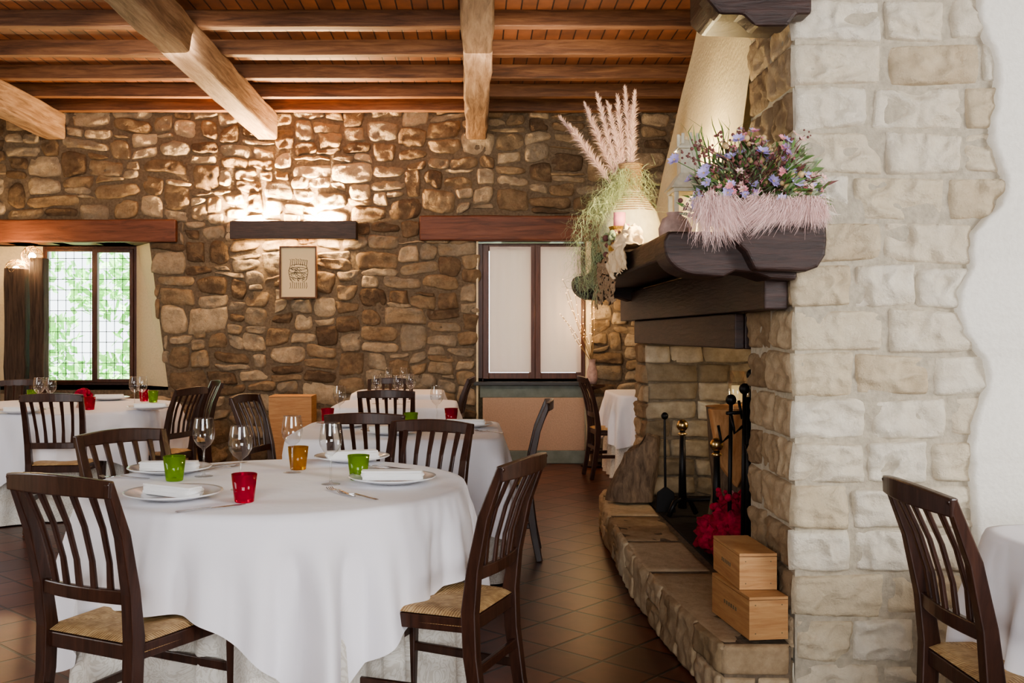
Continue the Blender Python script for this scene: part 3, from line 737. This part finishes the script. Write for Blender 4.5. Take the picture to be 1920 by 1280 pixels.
# ---------------------------------------------------------------- chair mesh
def chair_mesh():
    mb=MB(); X=Vector((1,0,0))
    for s in (-1,1):
        xb=s*.168
        pts=[(xb*1.02,-.255,0),(xb,-.225,.15),(xb,-.2,.32),(xb,-.195,.45),(xb*1.02,-.21,.58),(xb*1.05,-.245,.74),(xb*1.08,-.305,.895)]
        mb.sweep(pts,[.032,.034,.038,.04,.038,.034,.028],[.036,.04,.046,.048,.04,.034,.024],X)
        mb.sweep([(s*.2,.19,0),(s*.2,.19,.44)],[.03,.042],[.03,.042],X)
        mb.sweep([(s*.195,.18,.2),(s*.170,-.215,.2)],.018,.03,X); 
        mb.sweep([(s*.197,.18,.41),(s*.170,-.19,.41)],.024,.045,X)
    Y=Vector((0,1,0))
    mb.sweep([(-.195,.19,.41),(.195,.19,.41)],.024,.045,Y); mb.sweep([(-.17,-.195,.41),(.17,-.195,.41)],.024,.045,Y)
    mb.sweep([(-.195,.19,.26),(.195,.19,.26)],.018,.03,Y); mb.sweep([(-.17,-.213,.27),(.17,-.213,.27)],.018,.03,Y)
    mb.sweep([(-.168+.336*t/8,-.21-.018*math.sin(math.pi*t/8),.565) for t in range(9)],.02,.04,Y)
    mb.sweep([(-.195+.39*t/12,-.30-.03*math.sin(math.pi*t/12),.874+.008*math.sin(math.pi*t/12)) for t in range(13)],.022,[.046+.010*math.sin(math.pi*t/12) for t in range(13)],Y)
    for i in range(5):
        u=(i-2)/2; x0=u*.105; x1=u*.125; o=.018*math.cos(u*1.2)
        mb.sweep([(x0,-.21-o,.57),(x0+(x1-x0)*.35,-.222-o,.66),(x0+(x1-x0)*.7,-.252-o,.76),(x1,-.29-o-.008,.86)],[.024,.019,.019,.024],.011,X)
    n=17
    def top(u,v):
        y=-.205+.405*v; w=.185+.02*v; x=(2*u-1)*w
        c=abs(2*u-1); d=abs(2*v-1); z=.452-.012*(1-max(c,d))-.016*max(c,d)**8
        return (x,y,z)
    mb.grid(top,n,n,1)
    mb.grid(lambda u,v:(lambda q:(q[0],q[1],q[2]-.028))(top(1-u,v)),n,n,1)
    return mb.mesh('dining_chair',['dark','rush'])
CH=chair_mesh()
def chair(tx,ty,fx,fy):
    l=math.hypot(fx,fy); fx/=l; fy/=l
    mk('dining_chair',CH,.004,None,(tx+.30*fx,ty+.30*fy,.001),math.atan2(-fx,fy))
chair(-1.135,2.72,.44,.90)
chair(.15,3.11,-.917,.40)
chair(-1.40,3.95,.76,-.65)
chair(-.19,4.38,-.35,-.94)
chair(-.53,4.80,.05,1)
chair(.42,5.8,-1,.05)
chair(1.14,2.56,1,0)
chair(.97,8.95,1,.1)
chair(-2.70,6.35,-.12,1)
chair(-2.02,7.1,-.95,.3)
chair(-2.10,8.1,-.9,-.45)
chair(-1.44,6.25,1,-.25)
chair(-3.75,8.25,.3,-1)
chair(-.72,8.52,0,-1)
chair(-.60,6.75,0,1)
chair(-.04,8.8,-1,.1)
# ---------------------------------------------------------------- tables
def rad(kind,a,R0,rot=0):
    if kind=='r': return R0
    c,s=abs(math.cos(a-rot)),abs(math.sin(a-rot)); n=9
    return R0/(c**n+s**n)**(1/n)
def table(cx,cy,kind,R0,rot,side,crot,seed,dents=(),N_=320):
    mb=MB()
    n=48; rim=[(rad(kind,2*math.pi*k/n,R0-.012,rot)*math.cos(2*math.pi*k/n),rad(kind,2*math.pi*k/n,R0-.012,rot)*math.sin(2*math.pi*k/n)) for k in range(n)]
    mb.prism(rim,.715,.742,0,'z'); mb.lathe([(0,0),(.2,0),(.2,.03),(.05,.06),(.05,.66),(.16,.714),(0,.714)],20)
    tb=mb.obj('dining_table',['dark'],0,None,(cx,cy,.002))
    def build(name,mat,top,dropf,upper,dents):
        mb=MB(); rings=[0,.3,.6,.85,.96,1.0]; hang=24
        vs=[];fs=[]; ph=[U(0,6.28) for _ in range(6)]
        for j in range(len(rings)+hang):
            for k in range(N_):
                a=2*math.pi*k/N_; r0=rad(kind,a,R0,rot)
                off=.014 if upper else .004
                if j<len(rings): r=rings[j]*(r0+off-.004); z=top-(0.004 if j==len(rings)-1 else 0)
                else:
                    t=(j-len(rings)+1)/hang; s=t*dropf(a); g=min(1,s/.24); g=g*g*(3-2*g)
                    if upper:
                        cc=max(0,math.cos(4*(a-crot-math.pi/4)))
                        w=.5*math.sin(15*a+ph[0]+1.2*math.sin(2*a+ph[1])+1.2*s)+.4*math.sin(26*a+ph[2]+math.sin(3*a))+.6*nz(math.cos(a)*4,math.sin(a)*4,seed+s*1.2)
                        w+=cc*(1.1*math.cos(24*(a-crot-math.pi/4)))*min(1,s/.3)
                        x_=.034+.044*g*max(-.8,w)+.06*s + .07*max(0,s-.25)*math.sin(19*a+ph[3]+3*s)
                        x_=max(x_,.014+.014*g) if s<.7 else x_
                        r=r0+x_*min(1,.45+s*6)
                    else:
                        w=.6*math.sin(19*a+ph[0]+1.4*math.sin(3*a+ph[1]))+.4*math.sin(31*a+ph[2]+math.sin(4*a+s))
                        lim=.008+.006*g+max(0,s-.3)*.22
                        x_=.003+min(lim,.006*g+(.010+.05*s)*g*w*.7+.025*s)
                        r=r0+x_
                    for da,dd,dw in dents:
                        x=math.atan2(math.sin(a-da),math.cos(a-da)); r-=dd*math.exp(-(x/dw)**4)*max(0,min(1,(s-.10)/.2))
                    z=top-.006-s
                vs.append((r*math.cos(a),r*math.sin(a),max(z,.008)))
        for j in range(len(rings)+hang-1):
            for k in range(N_): fs.append((j*N_+k,j*N_+(k+1)%N_,(j+1)*N_+(k+1)%N_,(j+1)*N_+k))
        mb.add(vs,fs,0,True); return mb.obj(name,[mat],0,tb)
    build('under_cloth','damask',.744,lambda a:.735,False,dents)
    def dr(a):
        c,s=abs(math.cos(a-crot)),abs(math.sin(a-crot)); m=(c**9+s**9)**(1/9); e=side/m
        return max(.2,e-rad(kind,a,R0,rot))*(1+.03*math.sin(9*a+seed))
    build('tablecloth','cloth',.750,dr,True,())
    return tb
def dn(cx,cy,x,y,d,w=.4): return (math.atan2(y-cy,x-cx),d,w)
T1=(-.71,3.62)
table(*T1,'r',.665,0,.945,math.radians(-68-45),1,[dn(*T1,-1.12,2.7,.19,.42),dn(*T1,.14,3.13,.19,.42),dn(*T1,-1.4,3.93,.3,.6),dn(*T1,-.19,4.35,.25,.5)],560)
T2=(-.42,5.62)
table(*T2,'s',.56,0,.93,0,2,[dn(*T2,-.53,4.85,.16,.4),dn(*T2,.42,5.8,.14,.4)])
table(-.60,7.65,'s',.45,0,.78,0,3)
table(-.70,9.22,'s',.40,0,.68,0,4)
T5=(-3.1,7.45)
table(*T5,'r',.85,0,1.15,.5,5,[dn(*T5,-2.7,6.4,.16),dn(*T5,-2.02,7.1,.16)])
table(1.75,9.1,'s',.5,0,.85,0,6)
T7=(1.98,2.28)
table(*T7,'s',.56,.05,.88,.05,7,[(math.pi,.28,.5)])
# ---------------------------------------------------------------- tableware
def wg():
    mb=MB()
    o=[(0,0),(.034,0),(.034,.002),(.006,.006),(.0035,.02),(.0035,.095),(.008,.104),(.026,.118),(.038,.138),(.041,.158),(.038,.19),(.033,.218)]
    mb.lathe(o,28); mb.lathe([(.0334,.217),(.0330,.2195),(.0322,.217)],28); return mb.mesh('wine_glass',['glass'])
WG=wg()
def tumb(m):
    mb=MB(); mb.lathe([(0,0),(.029,0),(.031,.003),(.041,.09),(.0385,.09),(.029,.012),(0,.011)],28); return mb.mesh('tumbler_'+m,[m])
TM={m:tumb(m) for m in ('red','green','amber')}
def platem():
    mb=MB(); mb.lathe([(0,.004),(.085,.004),(.1,.009),(.15,.02),(.158,.024),(.157,.027),(.148,.024),(.1,.014),(.09,.010),(0,.010)],48); return mb.mesh('dinner_plate',['porc'])
PM=platem()
def napm():
    mb=MB()
    def f(u,v):
        x=-.115+.23*u; a=v*2*math.pi
        ry=.034; rz=.014
        yy=ry*math.copysign(abs(math.cos(a))**.6,math.cos(a)); zz=rz*math.copysign(abs(math.sin(a))**.7,math.sin(a))
        k=1 if .01<u<.99 else .05
        return (x,(yy+.006*nz(x*20,a))*k,.018+(zz+.003*nz(x*30,a*2))*k)
    mb.grid(f,22,25,0)
    mb.box(-.11,.105,-.03,.024,.028,.0335,0); mb.box(-.105,.11,-.036,.01,.001,.012,0)
    return mb.mesh('napkin',['napkin'])
NM=napm()
def forkm():
    mb=MB(); mb.sweep([(0,-.1,.004),(0,-.05,.005),(0,.02,.009),(0,.045,.006)],[.013,.01,.005,.012],[.002,.0025,.003,.002])
    mb.sweep([(0,.045,.006),(0,.055,.004),(0,.065,.004)],[.012,.023,.024],.002)
    for i in range(4):
        x=-.0103+.0069*i; mb.sweep([(x,.065,.004),(x,.09,.003),(x,.105,.008)],[.0032,.003,.0018],.0018)
    return mb.mesh('fork',['steel'])
def knifem():
    mb=MB(); mb.sweep([(0,-.11,.004),(0,-.02,.005),(0,0,.005)],[.014,.011,.009],[.004,.005,.004]); mb.sweep([(0,0,.004),(.002,.05,.004),(.003,.09,.004),(0,.115,.004)],[.014,.018,.018,.004],.0015); return mb.mesh('knife',['steel'])
FK=forkm(); KN=knifem(); ZT=.7525
def put(name,me,px,py,rot=0,dz=0,bev=0,d=None):
    d=d or (H-ZT)*F/(py-CY); return mk(name,me,bev,None,((px-CX)*d/F,d,ZT+dz+.0008),rot)
for px,py in ((382,893),(451,918),(548,886),(620,908)): put('wine_glass',WG,px,py)
put('tumbler',TM['green'],327,901); put('tumbler',TM['red'],458,941); put('tumbler',TM['amber'],559,880); put('tumbler',TM['green'],672,899)
def setting(px,py,rot,nrot):
    put('dinner_plate',PM,px,py); put('napkin',NM,px,py,nrot,.012)
setting(318,887,0,.05); setting(325,935,0,-.55); setting(736,905,0,.03); setting(660,865,0,.3)
put('fork',FK,640,925,.55); put('fork',FK,672,932,.75); put('knife',KN,395,955,-.9); put('fork',FK,235,897,1.3)
put('knife',KN,730,880,1.2); put('fork',FK,715,877,1.0); put('fork',FK,410,880,-.6); put('knife',KN,420,873,-.7)
def at(name,me,x,y,rot=0,dz=0): return mk(name,me,0,None,(x,y,ZT+dz+.0008),rot)
for x,y in ((-.82,6.05),(-.23,6.05)): at('wine_glass',WG,x,y)
at('tumbler',TM['red'],-.88,5.95); at('tumbler',TM['green'],-.36,5.62); at('tumbler',TM['red'],-.14,5.95)
for x,y in ((-.75,5.72),(-.05,5.7),(-.45,5.3)): at('dinner_plate',PM,x,y); at('napkin',NM,x,y,U(-.2,.2),.012)
at('fork',FK,.08,5.4,.8)
for x,y in ((-.75,7.6),(-.58,7.55),(-.5,7.8)): at('wine_glass',WG,x,y)
for x,y in ((-.80,9.2),(-.66,9.2)): at('wine_glass',WG,x,y)
for px in (73,95,252,266): put('wine_glass',WG,px,765 if px<200 else 762)
put('tumbler',TM['red'],168,768); put('tumbler',TM['red'],270,752); put('tumbler',TM['green'],287,754); put('tumbler',TM['green'],60,752)
for px,py in ((282,768),(205,750),(40,775)): put('dinner_plate',PM,px,py); put('napkin',NM,px,py,.2,.012)
mb=MB(); c=Vector((-2.85,7.25,ZT)); mb.lathe([(0,0),(.05,0),(.04,.03),(.05,.05)],16,c,1)
for i in range(60):
    a=U(0,6.28); b=U(0,1.57); mb.ball(c+Vector((math.cos(a)*math.cos(b),math.sin(a)*math.cos(b),math.sin(b)))*.055+Vector((0,0,.07)),.018,0,5,wob=.4)
mb.obj('red_flower_centerpiece',['redcl','clay'])
at('napkin',NM,1.65,8.9,.2,0); at('dinner_plate',PM,1.9,9.2)
at('fork',FK,1.66,2.55,-1.2)
# ---------------------------------------------------------------- lights
def area(name,loc,rot,sx,sy,e,col):
    l=bpy.data.lights.new(name,'AREA'); l.shape='RECTANGLE'; l.size=sx; l.size_y=sy; l.energy=e; l.color=col
    o=bpy.data.objects.new(name,l); bpy.context.collection.objects.link(o); o.location=loc; o.rotation_euler=rot; return o
def point(name,loc,e,col,r=.05):
    l=bpy.data.lights.new(name,'POINT'); l.energy=e; l.color=col; l.shadow_soft_size=r
    o=bpy.data.objects.new(name,l); bpy.context.collection.objects.link(o); o.location=loc; return o
def aim(o,t): o.rotation_euler=(Vector(t)-o.location).to_track_quat('-Z','Y').to_euler()
o=area('unseen_daylight',(4.2,-.2,2.3),(0,0,0),1.6,1.5,150,(.98,.99,1)); aim(o,(1.2,3.4,1.0))  # unseen area lamps stand in for daylight windows; none are built
o=area('unseen_daylight',(-.5,-3.8,2.1),(0,0,0),3.2,2.0,310,(.96,.98,1)); aim(o,(-.2,4,.8))
o=area('unseen_daylight',(-5.2,3.0,1.9),(0,0,0),2.4,1.6,85,(.94,.97,1)); aim(o,(-.8,4.6,.6))  # added side lamp to lift the room; this wall has no window
warm=(1,.66,.34)
x0,x1=WX(440),WX(672)
for t in (.16,.70):
    xx=x0+(x1-x0)*t
    area('sconce_uplight',(xx,YW-.1,WZ(422)),(math.pi,0,0),.22,.05,170,warm)
area('sconce_downlight',((x0+x1)/2,YW-.1,WZ(449)),(0,0,0),1.0,.05,24,warm)
point('mantel_lamp',(.90,4.55,1.95),32,(1,.80,.45),.05)
point('ball_lamp',P(45,490,9.62),45,warm,.08)
point('branch_glow',(1.1,9.6,1.5),9,warm,.1)
point('firebox_candle',(1.75,5.6,1.0),7,(1,.78,.5),.06)
area('ceiling_fill',(.5,7.2,2.3),(math.pi,0,0),1.6,1.0,30,(1,.76,.5))  # added upward fill to brighten planks and joists; no fixture hangs here
area('ceiling_fill',(-2.8,7.2,2.3),(math.pi,0,0),2.5,1.0,14,(1,.74,.48))
o=area('back_wall_fill',(-2.2,6.8,3.15),(0,0,0),.9,.5,30,(1,.84,.66)); aim(o,(-2.0,9.9,1.4))  # added overhead fill to brighten the back wall; no fitting is modelled
o=area('back_wall_fill',(.3,6.8,3.15),(0,0,0),.9,.5,20,(1,.84,.66)); aim(o,(.3,9.9,1.4))
s=bpy.data.lights.new('sun','SUN'); s.energy=24; s.angle=.02; so=bpy.data.objects.new('sun',s); bpy.context.collection.objects.link(so)
so.rotation_euler=Vector((.6,.35,-.75)).to_track_quat('-Z','Y').to_euler()
w=bpy.data.worlds.new('w'); bpy.context.scene.world=w; w.use_nodes=True
w.node_tree.nodes['Background'].inputs[0].default_value=(.88,.96,1,1); w.node_tree.nodes['Background'].inputs[1].default_value=4.0
try: bpy.context.scene.view_settings.look='AgX - Medium High Contrast'
except Exception as e: print(e)
# ---------------------------------------------------------------- camera
c=bpy.data.cameras.new('cam'); co=bpy.data.objects.new('camera',c); bpy.context.collection.objects.link(co)
c.sensor_width=36; c.lens=35.0; c.shift_x=70/1920; c.shift_y=-15/1920; c.clip_start=.05
co.location=(0,0,H); co.rotation_euler=(math.pi/2,0,0); bpy.context.scene.camera=co
